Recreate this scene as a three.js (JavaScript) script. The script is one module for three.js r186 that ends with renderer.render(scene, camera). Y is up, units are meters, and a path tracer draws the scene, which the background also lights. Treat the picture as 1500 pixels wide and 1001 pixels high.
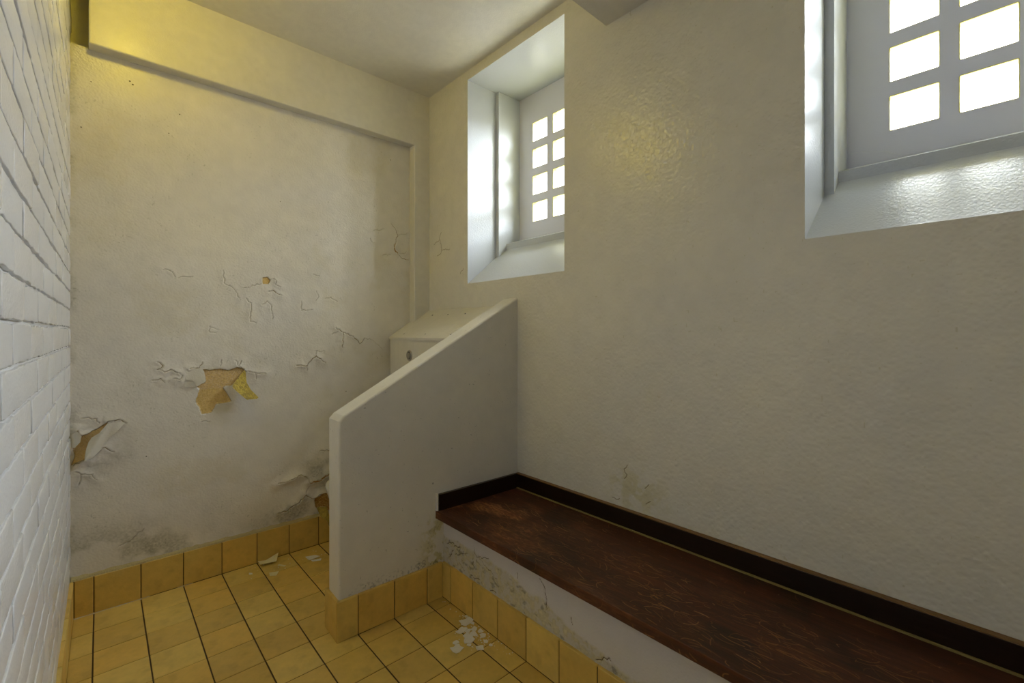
import * as THREE from 'three';
import { mergeGeometries, mergeVertices } from 'three/addons/utils/BufferGeometryUtils.js';
import { TessellateModifier } from 'three/addons/modifiers/TessellateModifier.js';
import { RectAreaLightUniformsLib } from 'three/addons/lights/RectAreaLightUniformsLib.js';

// ---------------------------------------------------------------- camera, sky, daylight, exposure
const scene = new THREE.Scene();
const EYE = 1.1728, YAW = 0.7375;
const camera = new THREE.PerspectiveCamera(2 * Math.atan(500.5 / 663.08) * 180 / Math.PI, 1500 / 1001, 0.02, 50);
camera.position.set(0, EYE, 0);
camera.rotation.set(0, -YAW, 0);
camera.setViewOffset(1500, 1001, 0, 13.9, 1500, 1001);       // rising-front lens: uprights stay upright
scene.add(camera);

const renderer = new THREE.WebGLRenderer({ antialias: true });
renderer.toneMapping = THREE.LinearToneMapping;
renderer.toneMappingExposure = 1.5;
renderer.shadowMap.enabled = true;

RectAreaLightUniformsLib.init();
const SKY = new THREE.Color().setRGB(0.82, 0.91, 1.0), HORIZON = new THREE.Color().setRGB(0.95, 0.97, 0.97);
scene.background = HORIZON.clone().multiplyScalar(4);         // bright overcast sky, even and white
const SKY_LEVEL = 38, HORIZON_LEVEL = 3;

// main planes of the cell (metres, floor y = 0)
const WX = 1.5715, WALL_T = 0.43;            // window wall, thickness
const ZP = -2.583, ZJ = -2.524;              // back wall panel and its raised surround
const CEIL = 2.6863;
const ZN = 1.35;                             // wall behind the camera
const WIN = [{ z0: -2.1114, z1: -1.3735 }, { z0: -0.4165, z1: 0.3214 }];
const WIN_B = 1.4531, WIN_T = 2.631;
const XPL = 1.958;                           // window plate

for (const w of WIN) {                       // level light off the horizon before each opening
  const zc = (w.z0 + w.z1) / 2, l = new THREE.RectAreaLight(HORIZON, HORIZON_LEVEL, 0.80, 0.98);
  l.position.set(WX + WALL_T + 0.06, 2.17, zc); l.lookAt(0, 2.17, zc); l.name = 'horizon_daylight'; scene.add(l);
}
{                                            // the bright overcast sky above it, slanting down through both windows
  const l = new THREE.RectAreaLight(SKY, SKY_LEVEL, 3.8, 1.1);
  l.position.set(XPL + 1.2, 2.17 + 0.80, -0.9); l.lookAt(XPL, 2.17, -0.9); l.name = 'sky_daylight'; scene.add(l);
}

// ---------------------------------------------------------------- helpers
let seed = 20240611;
const rnd = () => { seed |= 0; seed = seed + 0x6D2B79F5 | 0; let t = Math.imul(seed ^ seed >>> 15, 1 | seed); t = t + Math.imul(t ^ t >>> 7, 61 | t) ^ t; return ((t ^ t >>> 14) >>> 0) / 4294967296; };
const rr = (a, b) => a + (b - a) * rnd();
const clamp = (x, a = 0, b = 1) => Math.min(b, Math.max(a, x));
const sstep = (a, b, x) => { const t = clamp((x - a) / (b - a)); return t * t * (3 - 2 * t); };
const hash = (i, j, s) => { let h = Math.imul(i, 374761393) + Math.imul(j, 668265263) + Math.imul(s, 362437) | 0; h = Math.imul(h ^ h >>> 13, 1274126177); return ((h ^ h >>> 16) >>> 0) / 4294967296; };
function vn(x, y, s = 0, per = 0) {
  let xi = Math.floor(x), yi = Math.floor(y); const fx = x - xi, fy = y - yi;
  const u = fx * fx * (3 - 2 * fx), v = fy * fy * (3 - 2 * fy);
  let x1 = xi + 1, y1 = yi + 1;
  if (per) { xi = ((xi % per) + per) % per; yi = ((yi % per) + per) % per; x1 = ((x1 % per) + per) % per; y1 = ((y1 % per) + per) % per; }
  const a = hash(xi, yi, s), b = hash(x1, yi, s), c = hash(xi, y1, s), d = hash(x1, y1, s);
  return a + (b - a) * u + (c - a) * v + (a - b - c + d) * u * v;
}
function fbm(x, y, s, o = 4, per = 0) { let v = 0, a = 0.5, t = 0; for (let k = 0; k < o; k++) { v += a * vn(x, y, s + k * 17, per); t += a; a *= 0.5; x *= 2; y *= 2; per *= 2; } return v / t; }

const names = new Map();
function numbered(n) { const k = names.get(n) || 0; names.set(n, k + 1); return k ? `${n}_${String(k).padStart(3, '0')}` : n; }
function shade(o) { o.castShadow = true; o.receiveShadow = true; return o; }
function mesh(name, geo, mat, parent) { const m = shade(new THREE.Mesh(geo, mat)); m.name = parent ? name : numbered(name); (parent || scene).add(m); return m; }
function group(name, userData, [x, y, z] = [0, 0, 0], turn = 0) { const g = new THREE.Group(); g.name = numbered(name); g.userData = userData; g.position.set(x, y, z); g.rotation.y = turn; scene.add(g); return g; }
const structure = (label, category) => ({ kind: 'structure', label, category });

function uvMetres(g) {                       // flat mapping in metres by the way each face points
  g = g.index ? g.toNonIndexed() : g; g.computeVertexNormals();
  const p = g.attributes.position, n = p.count, uv = new Float32Array(n * 2);
  const a = new THREE.Vector3(), b = new THREE.Vector3(), c = new THREE.Vector3(), q = new THREE.Vector3();
  for (let i = 0; i < n; i += 3) {
    a.fromBufferAttribute(p, i); b.fromBufferAttribute(p, i + 1); c.fromBufferAttribute(p, i + 2);
    q.copy(b).sub(a).cross(c.clone().sub(a)); const ax = Math.abs(q.x), ay = Math.abs(q.y), az = Math.abs(q.z);
    [a, b, c].forEach((v, k) => {
      const [s, t] = ax >= ay && ax >= az ? [v.z, v.y] : ay >= az ? [v.x, v.z] : [v.x, v.y];
      uv[(i + k) * 2] = s; uv[(i + k) * 2 + 1] = t;
    });
  }
  g.setAttribute('uv', new THREE.BufferAttribute(uv, 2));
  return g;
}
function box(x0, x1, y0, y1, z0, z1) { const g = new THREE.BoxGeometry(x1 - x0, y1 - y0, z1 - z0); g.translate((x0 + x1) / 2, (y0 + y1) / 2, (z0 + z1) / 2); return uvMetres(g); }
function extrude(pts, depth, bevel = 0, seg = 2) {        // outline in x, y drawn out along +z; bevel kept inside the outline
  const s = new THREE.Shape(pts.map(p => new THREE.Vector2(...p)));
  const g = new THREE.ExtrudeGeometry(s, { depth: depth - 2 * bevel, bevelEnabled: bevel > 0, bevelThickness: bevel, bevelSize: bevel, bevelOffset: -bevel, bevelSegments: seg });
  if (bevel) g.translate(0, 0, bevel);
  return g;
}
// a tile or brick: front face towards +z, softened front edges, 18 triangles
function slab(w, h, d, c, u0 = 0, v0 = 0) {
  const P = [], U = [], W = w / 2, H = h / 2;
  const ring = (i, z) => [[-W + i, -H + i, z], [W - i, -H + i, z], [W - i, H - i, z], [-W + i, H - i, z]];
  const f = ring(c, d), m = ring(0, d - c), b = ring(0, 0);
  const quad = (p, q, r, s) => { for (const v of [p, q, r, p, r, s]) { P.push(...v); U.push(v[0] + u0, v[1] + v[2] + v0); } };
  quad(f[0], f[1], f[2], f[3]);
  for (let k = 0; k < 4; k++) { const n = (k + 1) % 4; quad(m[k], m[n], f[n], f[k]); quad(b[k], b[n], m[n], m[k]); }
  const g = new THREE.BufferGeometry();
  g.setAttribute('position', new THREE.Float32BufferAttribute(P, 3)); g.setAttribute('uv', new THREE.Float32BufferAttribute(U, 2)); g.computeVertexNormals();
  return g;
}

// ---------------------------------------------------------------- textures
function tex(w, h, fn, srgb, wm, hm) {       // fn(x, y in metres, out) gives 0..255; wm, hm the size in metres
  const d = new Uint8Array(w * h * 4), o = [0, 0, 0];
  for (let j = 0; j < h; j++) for (let i = 0; i < w; i++) { fn((i + 0.5) / w * wm, (j + 0.5) / h * hm, o); const k = (j * w + i) * 4; d[k] = clamp(o[0], 0, 255); d[k + 1] = clamp(o[1], 0, 255); d[k + 2] = clamp(o[2], 0, 255); d[k + 3] = 255; }
  return finish(new THREE.DataTexture(d, w, h), srgb, wm, hm);
}
function finish(t, srgb, wm, hm, ox = 0, oy = 0) {
  t.wrapS = t.wrapT = THREE.RepeatWrapping; t.magFilter = THREE.LinearFilter; t.minFilter = THREE.LinearMipmapLinearFilter; t.generateMipmaps = true;
  if (srgb) t.colorSpace = THREE.SRGBColorSpace;
  t.repeat.set(1 / wm, 1 / hm); t.offset.set(ox / wm, oy / hm); t.needsUpdate = true;
  return t;
}
function paintLayer(w, h, fn) {              // pixel noise first, canvas drawing on top; y up in metres
  const c = document.createElement('canvas'); c.width = w; c.height = h; const g = c.getContext('2d');
  const im = g.createImageData(w, h), o = [0, 0, 0];
  for (let j = 0; j < h; j++) for (let i = 0; i < w; i++) { fn(i / w, 1 - (j + 0.5) / h, o); const k = (j * w + i) * 4; im.data[k] = o[0]; im.data[k + 1] = o[1]; im.data[k + 2] = o[2]; im.data[k + 3] = 255; }
  g.putImageData(im, 0, 0);
  return [c, g];
}
// roller stipple of gloss paint, 0.4 m tile
const peelTex = tex(512, 512, (x, y, o) => {
  const a = fbm(x / 0.4 * 90, y / 0.4 * 90, 3, 2, 90), b = fbm(x / 0.4 * 12, y / 0.4 * 12, 9, 3, 12);
  o[0] = o[1] = o[2] = 255 * clamp(0.8 * a + 0.2 * b);
}, false, 0.4, 0.4);
const PAINT = [225, 220, 208];
const mottle = (x, y, s, amt, o, base = PAINT) => {
  const a = fbm(x * 3.1, y * 3.1, s, 4) - 0.5, b = fbm(x * 22, y * 22, s + 5, 3) - 0.5, m = 1 + amt * (a * 0.06 + b * 0.05), yel = amt * a * 9;
  o[0] = base[0] * m + yel * 0.2; o[1] = base[1] * m; o[2] = base[2] * m - yel;
};
const paintTile = tex(512, 512, (x, y, o) => {
  const a = fbm(x / 1.2 * 6, y / 1.2 * 6, 31, 4, 6) - 0.5, b = fbm(x / 1.2 * 48, y / 1.2 * 48, 41, 3, 48) - 0.5, m = 1 + a * 0.05 + b * 0.04;
  o[0] = PAINT[0] * m; o[1] = PAINT[1] * m; o[2] = PAINT[2] * m - a * 6;
}, true, 1.2, 1.2);

const M = {};
const std = (o) => new THREE.MeshStandardMaterial(o);
M.paint = std({ map: paintTile, roughness: 0.3, bumpMap: peelTex, bumpScale: 0.0006 });
M.gloss = new THREE.MeshPhysicalMaterial({ color: new THREE.Color(0xc6c9cc), roughness: 0.28, specularIntensity: 0.6, bumpMap: peelTex, bumpScale: 0.0007 });
M.brick = std({ color: new THREE.Color(0xe2e2e3), roughness: 0.28, bumpMap: peelTex, bumpScale: 0.0006 });
M.brick2 = std({ color: new THREE.Color(0xdfdfe0), roughness: 0.3, bumpMap: peelTex, bumpScale: 0.0006 });
M.brick3 = std({ color: new THREE.Color(0xe4e3e2), roughness: 0.26, bumpMap: peelTex, bumpScale: 0.0006 });
M.mortar = std({ color: new THREE.Color(0xdedddc), roughness: 0.45, bumpMap: peelTex, bumpScale: 0.001 });
M.plate = std({ color: new THREE.Color(0xe0e0e8), roughness: 0.35 });
M.plateEdge = std({ color: new THREE.Color(0xcfc67a), roughness: 0.5 });
M.grout = std({ color: new THREE.Color(0x4d3a1c), roughness: 0.9 });
M.cement = std({ color: new THREE.Color(0xb8a878), roughness: 0.85, bumpMap: peelTex, bumpScale: 0.002 });
M.crust = std({ color: new THREE.Color(0xcfc6ac), roughness: 0.9, bumpMap: peelTex, bumpScale: 0.002 });
M.steel = std({ color: new THREE.Color(0xa8a49c), roughness: 0.28, metalness: 1 });
M.dark = std({ color: new THREE.Color(0x2a2116), roughness: 0.7 });
const plasterTex = tex(256, 256, (x, y, o) => { const a = fbm(x * 90, y * 90, 141, 4, 18), b = vn(x * 700, y * 700, 151, 140), m = 0.74 + 0.42 * a + 0.16 * (b - 0.5); o[0] = 244 * m; o[1] = 240 * m; o[2] = 225 * m - 40 * (a - 0.5); }, true, 0.2, 0.2);   // sandy plaster
M.peelBack = std({ color: new THREE.Color(0xcbb65e), map: plasterTex, roughness: 0.85, bumpMap: peelTex, bumpScale: 0.003 });
M.ochre = std({ color: new THREE.Color(0xd6b064), map: plasterTex, roughness: 0.9, bumpMap: peelTex, bumpScale: 0.0015 });
M.flake = std({ color: new THREE.Color(0xf0ece2), roughness: 0.6 });
M.porcelain = std({ color: new THREE.Color(0xd8d4c8), roughness: 0.12 });
M.glass = new THREE.MeshPhysicalMaterial({ color: 0xffffff, roughness: 0.12, transmission: 1, thickness: 0, ior: 1.5 });

// glazed ochre tiles: cloudy firing, scuffs
const tileTex = tex(512, 512, (x, y, o) => {
  const a = fbm(x / 0.6 * 7, y / 0.6 * 7, 71, 4, 7), b = fbm(x / 0.6 * 40, y / 0.6 * 40, 83, 3, 40), c = fbm(x / 0.6 * 14, y / 0.6 * 14, 97, 4, 14);
  const m = 0.94 + 0.12 * a + 0.06 * (b - 0.5), s = sstep(0.55, 0.85, c) * 0.05, w = sstep(0.58, 0.8, 1 - a) * 0.2;
  o[0] = 222 * m * (1 - s) + 30 * w; o[1] = 191 * m * (1 - s * 1.15) + 34 * w; o[2] = 104 * m * (1 - s * 1.2) + 40 * w;
}, true, 0.6, 0.6);
const tileRough = tex(256, 256, (x, y, o) => { const a = fbm(x / 0.6 * 9, y / 0.6 * 9, 171, 4, 9); o[0] = o[1] = o[2] = 255 * (0.3 + 0.35 * a); }, false, 0.6, 0.6);
M.tiles = [0xffffff, 0xf6f1e6, 0xfff6e6, 0xf2ece4].map(c => std({ color: new THREE.Color(c), map: tileTex, roughnessMap: tileRough, roughness: 1, bumpMap: peelTex, bumpScale: 0.0004 }));

// ---------------------------------------------------------------- the back wall: cracked and peeling paint
const BW = 1.57, BH = 2.36, BX = -0.10;      // width, height, left edge
const CRACKS = [                             // [points, width, lift]
  [[[0.208, 1.456], [0.232, 1.454], [0.253, 1.425]], 2, 2], [[[0.264, 1.422], [0.322, 1.435]], 1, 1],
  [[[0.441, 1.473], [0.445, 1.413], [0.489, 1.383], [0.514, 1.332]], 1.6, 2], [[[0.527, 1.393], [0.608, 1.42]], 1.4, 1],
  [[[0.644, 1.383], [0.666, 1.389], [0.708, 1.365]], 3, 3], [[[0.539, 1.343], [0.561, 1.32], [0.559, 1.224], [0.586, 1.219]], 2, 2],
  [[[0.611, 1.313], [0.635, 1.333], [0.657, 1.304], [0.662, 1.24]], 2, 1.5], [[[0.803, 1.341], [0.805, 1.289], [0.863, 1.296]], 2, 1.5],
  [[[0.863, 1.491], [0.899, 1.483]], 1.6, 1.5], [[[0.989, 1.197], [1.033, 1.17], [1.028, 1.082]], 3.6, 5],
  [[[1.033, 1.17], [1.061, 1.162], [1.107, 1.131], [1.13, 1.103], [1.159, 1.136]], 3.4, 5], [[[1.159, 1.136], [1.213, 1.124], [1.275, 1.065]], 2, 2],
  [[[0.968, 1.159], [1, 1.176]], 2.5, 2], [[[0.779, 0.993], [0.833, 0.99], [0.879, 1.041], [0.93, 1.002]], 3.4, 6],
  [[[0.884, 1.067], [0.879, 1.041]], 2.5, 2], [[[0.833, 0.99], [0.833, 0.962]], 2.5, 3], [[[0.879, 1.067], [0.93, 1.063]], 1.5, 2],
  [[[0.386, 1.203], [0.386, 1.171], [0.413, 1.168]], 1.8, 1], [[[0.386, 1.198], [0.429, 1.185]], 1.4, 1], [[[0.187, 1.038], [0.208, 1.019], [0.187, 1.003]], 3, 4],
  [[[0.494, 1.033], [0.506, 1.004], [0.518, 1.028]], 2.6, 3], [[[0.506, 1.004], [0.539, 0.974], [0.578, 0.967], [0.63, 0.959]], 2.6, 5],
  [[[0.578, 0.967], [0.586, 0.932]], 2, 2], [[[0.433, 1.036], [0.429, 1.008]], 2, 2], [[[0.307, 1.001], [0.344, 1.003], [0.356, 1.03]], 3, 4],
  [[[0.021, 0.792], [0.066, 0.792], [0.081, 0.776]], 3, 4], [[[-0.084, 0.625], [-0.05, 0.645], [-0.025, 0.651], [0.013, 0.684], [0.039, 0.66]], 3, 6],
  [[[-0.077, 0.597], [-0.06, 0.583], [-0.028, 0.578], [-0.01, 0.55]], 2, 4], [[[-0.062, 0.584], [-0.068, 0.544]], 2.4, 3],
  [[[-0.072, 0.766], [-0.06, 0.746], [-0.063, 0.719], [-0.077, 0.699]], 2.4, 6], [[[-0.06, 0.817], [-0.015, 0.809], [-0.005, 0.789]], 1.8, 3],
  [[[0.687, 0.378], [0.758, 0.388], [0.799, 0.402], [0.834, 0.377], [0.849, 0.344]], 3, 9], [[[0.849, 0.344], [0.866, 0.351], [0.907, 0.347], [0.923, 0.36], [0.99, 0.39]], 7, 9],
  [[[0.687, 0.225], [0.725, 0.223], [0.782, 0.249], [0.826, 0.284], [0.846, 0.269], [0.866, 0.256], [0.907, 0.27]], 3.4, 10],
  [[[0.897, 0.511], [0.98, 0.507]], 3, 4], [[[0.849, 0.344], [0.831, 0.309], [0.826, 0.284]], 2, 3],
  [[[1.329, 1.847], [1.357, 1.821], [1.374, 1.783], [1.365, 1.73]], 3, 5], [[[1.365, 1.73], [1.351, 1.692], [1.374, 1.659]], 7, 7], [[[1.374, 1.659], [1.408, 1.637], [1.454, 1.632]], 4, 5],
  [[[1.374, 1.783], [1.425, 1.793], [1.454, 1.805]], 2, 3], [[[1.385, 1.666], [1.431, 1.671], [1.443, 1.688]], 2, 2], [[[1.217, 1.784], [1.286, 1.805]], 2, 2],
  [[[1.196, 1.737], [1.206, 1.714], [1.227, 1.712]], 2, 2], [[[1.275, 1.643], [1.329, 1.654]], 2, 3],
  [[[0.93, 1.36], [0.96, 1.37], [1.00, 1.345]], 1.5, 1], [[[0.187, 1.003], [0.215, 0.99], [0.235, 1.0], [0.262, 0.985]], 2.4, 4], [[[0.265, 0.985], [0.28, 0.97], [0.27, 0.952], [0.25, 0.96]], 2.2, 5], [[[0.17, 0.955], [0.20, 0.962], [0.215, 0.942]], 2, 3], [[[0.66, 1.45], [0.68, 1.44], [0.675, 1.42], [0.70, 1.41]], 1.6, 2.5], [[[0.88, 1.40], [0.895, 1.37], [0.88, 1.345]], 1.4, 1.5],
  [[[0.06, 0.25], [0.10, 0.265], [0.14, 0.30]], 1.6, 1], [[[0.35, 0.745], [0.372, 0.748], [0.395, 0.74]], 1.4, 1],
];
// every crack wanders a little between its points
const wander = (pts, s, amp = 0.009) => { const out = []; for (let k = 0; k < pts.length - 1; k++) { const [a, b] = [pts[k], pts[k + 1]], L = Math.hypot(b[0] - a[0], b[1] - a[1]), n = Math.max(1, Math.round(L / 0.011)); for (let i = 0; i < n; i++) { const t = i / n, w = i ? amp * (hash(i, k, s) - 0.5) : 0; out.push([a[0] + (b[0] - a[0]) * t - w * (b[1] - a[1]) / L, a[1] + (b[1] - a[1]) * t + w * (b[0] - a[0]) / L]); } } out.push(pts[pts.length - 1]); return out; };
const cracks = CRACKS.map(([p, w, l], i) => { const q = wander(p, i + 1); return { q, w: w / 1000, l: l / 1000, x0: Math.min(...q.map(a => a[0])), x1: Math.max(...q.map(a => a[0])), y0: Math.min(...q.map(a => a[1])), y1: Math.max(...q.map(a => a[1])) }; });
const HOLES = [
  [[0.615, 1.452], [0.638, 1.457], [0.65, 1.441], [0.641, 1.422], [0.617, 1.421]],
  [[0.36, 0.994], [0.384, 0.99], [0.428, 0.994], [0.465, 0.984], [0.5, 0.998], [0.53, 0.987], [0.535, 0.963], [0.50, 0.925], [0.474, 0.909], [0.451, 0.909], [0.442, 0.902], [0.457, 0.874], [0.477, 0.831], [0.457, 0.827], [0.414, 0.825], [0.395, 0.787], [0.356, 0.782], [0.348, 0.806], [0.332, 0.846], [0.346, 0.903], [0.335, 0.914], [0.37, 0.934], [0.367, 0.963]],
  [[-0.06, 0.742], [-0.042, 0.748], [-0.015, 0.763], [0.005, 0.777], [0.021, 0.789], [0.019, 0.769], [0.005, 0.751], [-0.015, 0.734], [-0.028, 0.715], [-0.035, 0.689], [-0.04, 0.645], [-0.077, 0.634], [-0.089, 0.629], [-0.079, 0.664], [-0.084, 0.701], [-0.072, 0.71], [-0.062, 0.732]],
  [[0.871, 0.252], [0.913, 0.269], [0.99, 0.265], [0.99, 0.170], [0.90, 0.165], [0.877, 0.214]],
].map((p, i) => wander([...p, p[0]], 60 + i, 0.004).slice(0, -1));
const inside = (pts, x, y) => { let c = false; for (let i = 0, j = pts.length - 1; i < pts.length; j = i++) { const [xi, yi] = pts[i], [xj, yj] = pts[j]; if ((yi > y) !== (yj > y) && x < (xj - xi) * (y - yi) / (yj - yi) + xi) c = !c; } return c; };
const segDist = (q, x, y) => { let d = 9; for (let k = 0; k < q.length - 1; k++) { const ax = q[k][0], ay = q[k][1], bx = q[k + 1][0] - ax, by = q[k + 1][1] - ay, t = clamp(((x - ax) * bx + (y - ay) * by) / (bx * bx + by * by + 1e-12)), e = Math.hypot(x - ax - t * bx, y - ay - t * by); if (e < d) d = e; } return d; };
const holeBox = HOLES.map(p => [Math.min(...p.map(a => a[0])), Math.max(...p.map(a => a[0])), Math.min(...p.map(a => a[1])), Math.max(...p.map(a => a[1]))]);
function backRelief(x, y) {
  let h = 0.004 * (fbm(x * 2.6, y * 2.6, 7, 3) - 0.5) + 0.0012 * (fbm(x * 16, y * 16, 8, 2) - 0.5), lift = 0, groove = 0;
  for (const c of cracks) {
    if (x < c.x0 - 0.07 || x > c.x1 + 0.07 || y < c.y0 - 0.07 || y > c.y1 + 0.07) continue;
    const d = segDist(c.q, x, y), e = Math.max(0, 1 - d / 0.055);
    lift = Math.max(lift, 1.7 * c.l * e * e * (0.45 + 1.1 * vn(x * 26, y * 26, 12)));
    if (d < c.w * 0.9) groove = Math.max(groove, 0.004);
  }
  for (const [cx, cy, r, a] of [[0.235, 0.975, 0.10, 0.007], [0.31, 0.96, 0.05, 0.005], [0.66, 1.43, 0.05, 0.005], [0.45, 1.43, 0.04, 0.004], [-0.03, 0.63, 0.07, 0.008], [0.91, 0.43, 0.09, 0.009], [0.25, 1.44, 0.05, 0.004], [0.60, 1.29, 0.07, 0.003], [0.40, 1.18, 0.04, 0.003], [0.83, 0.26, 0.1, 0.006], [1.3, 1.62, 0.06, 0.003]]) { const q = Math.hypot((x - cx) * 0.8, y - cy); if (q < r) h += a * (1 - q / r) * (fbm(x * 34, y * 34, 15, 3) - 0.35) * 1.6; }
  h += lift - groove;
  HOLES.forEach((p, i) => { const b = holeBox[i]; if (x > b[0] && x < b[1] && y > b[2] && y < b[3] && inside(p, x, y)) h = -0.004 + 0.0016 * (vn(x * 160, y * 160, 5) - 0.5) - (i === 1 ? 0.003 * sstep(0.95, 0.83, y) : 0); });
  return h;
}
{
  const W = 1365, H = 2048, px = W / BW;
  const col = (u, v, o) => {
    const x = u * BW + BX, y = v * BH; mottle(x, y, 201, 1.0, o, PAINT);
    const sp = vn(x * 170, y * 170, 220), blot = fbm(x * 9, y * 9, 230, 4);
    // black mould specks, thickest low down in the corner by the brick wall and low on the right
    const foul = Math.max(sstep(0.42, 0.16, y) * sstep(0.55, 0.0, x) * 1.0, sstep(0.34, 0.16, y) * sstep(0.45, 0.8, x) * 0.75, 0.8 * sstep(0.16, 0, Math.hypot((x - 0.93), (y - 0.43) * 0.8)), 0.4 * sstep(0.03, 0.0, x + 0.092), 0.5 * sstep(0.14, 0, Math.hypot(x - 0.0, y - 0.66)), 0.18 * sstep(0.2, 0.0, Math.hypot((x - 0.22) * 0.7, y - 0.97)));
    const f = clamp(foul * sstep(0.40, 0.62, blot) * (0.35 + 0.9 * sp) + 0.35 * sstep(0.86, 0.95, sp) * sstep(0.55, 0.7, blot)), k = 1 - 0.30 * f;
    o[0] *= k; o[1] *= k * 0.995; o[2] *= k * (1 - 0.06 * f);
    // tea-coloured tide marks with ragged outlines
    const st = sstep(0.58, 0.72, fbm(x * 4 + 9, y * 4, 250, 5)) * 0.22 * (0.3 + 0.7 * vn(x * 60, y * 60, 251)); o[0] *= 1 - 0.10 * st; o[1] *= 1 - 0.14 * st; o[2] *= 1 - 0.30 * st;
  };
  const [cc, g] = paintLayer(W, H, col);
  const X = (p) => [(p[0] - BX) * px, H - p[1] * H / BH];
  const path = (q, close) => { g.beginPath(); q.forEach((p, i) => i ? g.lineTo(...X(p)) : g.moveTo(...X(p))); if (close) g.closePath(); };
  g.lineJoin = g.lineCap = 'round';
  const ragged = (g, c, k, min) => { const n = c.q.length - 1; for (let i = 0; i < n; i++) { const t = Math.min(i + 1, n - i) / 3; g.lineWidth = Math.max(min, c.w * px * k * (0.45 + 0.9 * hash(i, n, 91)) * Math.min(1, 0.4 + t * 0.6)); g.beginPath(); g.moveTo(...X(c.q[i])); g.lineTo(...X(c.q[i + 1])); g.stroke(); } };
  for (const c of cracks) { g.strokeStyle = c.w > 0.005 ? '#9a6c22' : '#8d774e'; g.globalAlpha = c.w > 0.0026 ? 0.85 : 0.4; ragged(g, c, 0.85, 0.9); }
  g.globalAlpha = 1;
  HOLES.forEach((p, i) => {
    path(p, true); g.save(); g.clip(); g.fillStyle = i === 3 ? '#b07c38' : '#dcbd80'; g.fill();
    const b = holeBox[i], n = Math.round((b[1] - b[0]) * (b[3] - b[2]) * px * px / 8);
    for (let k = 0; k < n; k++) { const [a, d] = X([rr(b[0], b[1]), rr(b[2], b[3])]); const y = 1 - d / H; const dusty = i === 1 && y * BH > 0.90; g.fillStyle = dusty ? ['#cfae84', '#dac29c', '#bd9a68', '#e0cba8'][k % 4] : ['#d8b466', '#e4c87e', '#c8a456', '#e0c486'][k % 4]; g.globalAlpha = 0.75; const s = rr(1, 3.2); g.fillRect(a, d, s, s); }
    g.globalAlpha = 1; g.restore(); path(p, true); g.strokeStyle = '#8d744a'; g.globalAlpha = 0.5; g.lineWidth = 1.6; g.stroke(); g.globalAlpha = 1;
  });
  for (const [x, y, r] of [[0.094, 2.268, 2.6], [0.104, 2.257, 2.6], [-0.03, 2.22, 1.6], [0.27, 2.18, 2], [0.23, 2.08, 1.6], [-0.06, 2.02, 2], [1.33, 2.24, 2.4], [0.15, 0.62, 2], [0.7, 1.86, 1.6], [1.05, 0.83, 2]]) { const q = X([x, y]); g.fillStyle = '#3b3018'; g.beginPath(); g.arc(q[0], q[1], r, 0, 7); g.fill(); }
  const map = finish(new THREE.CanvasTexture(cc), true, BW, BH, -BX, 0);
  const [bc, bg] = paintLayer(W, H, (u, v, o) => { const x = u * BW, y = v * BH; o[0] = o[1] = o[2] = 200 * (0.7 * fbm(x * 150, y * 150, 301, 2) + 0.3 * fbm(x * 30, y * 30, 311, 3)) + 55; });
  bg.lineJoin = bg.lineCap = 'round';
  for (const c of cracks) { bg.strokeStyle = '#000'; ragged(bg, c, 1.0, 1.2); }
  const bump = finish(new THREE.CanvasTexture(bc), false, BW, BH, -BX, 0);
  M.back = std({ map, roughness: 0.3, bumpMap: bump, bumpScale: 0.0016 });
}
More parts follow.
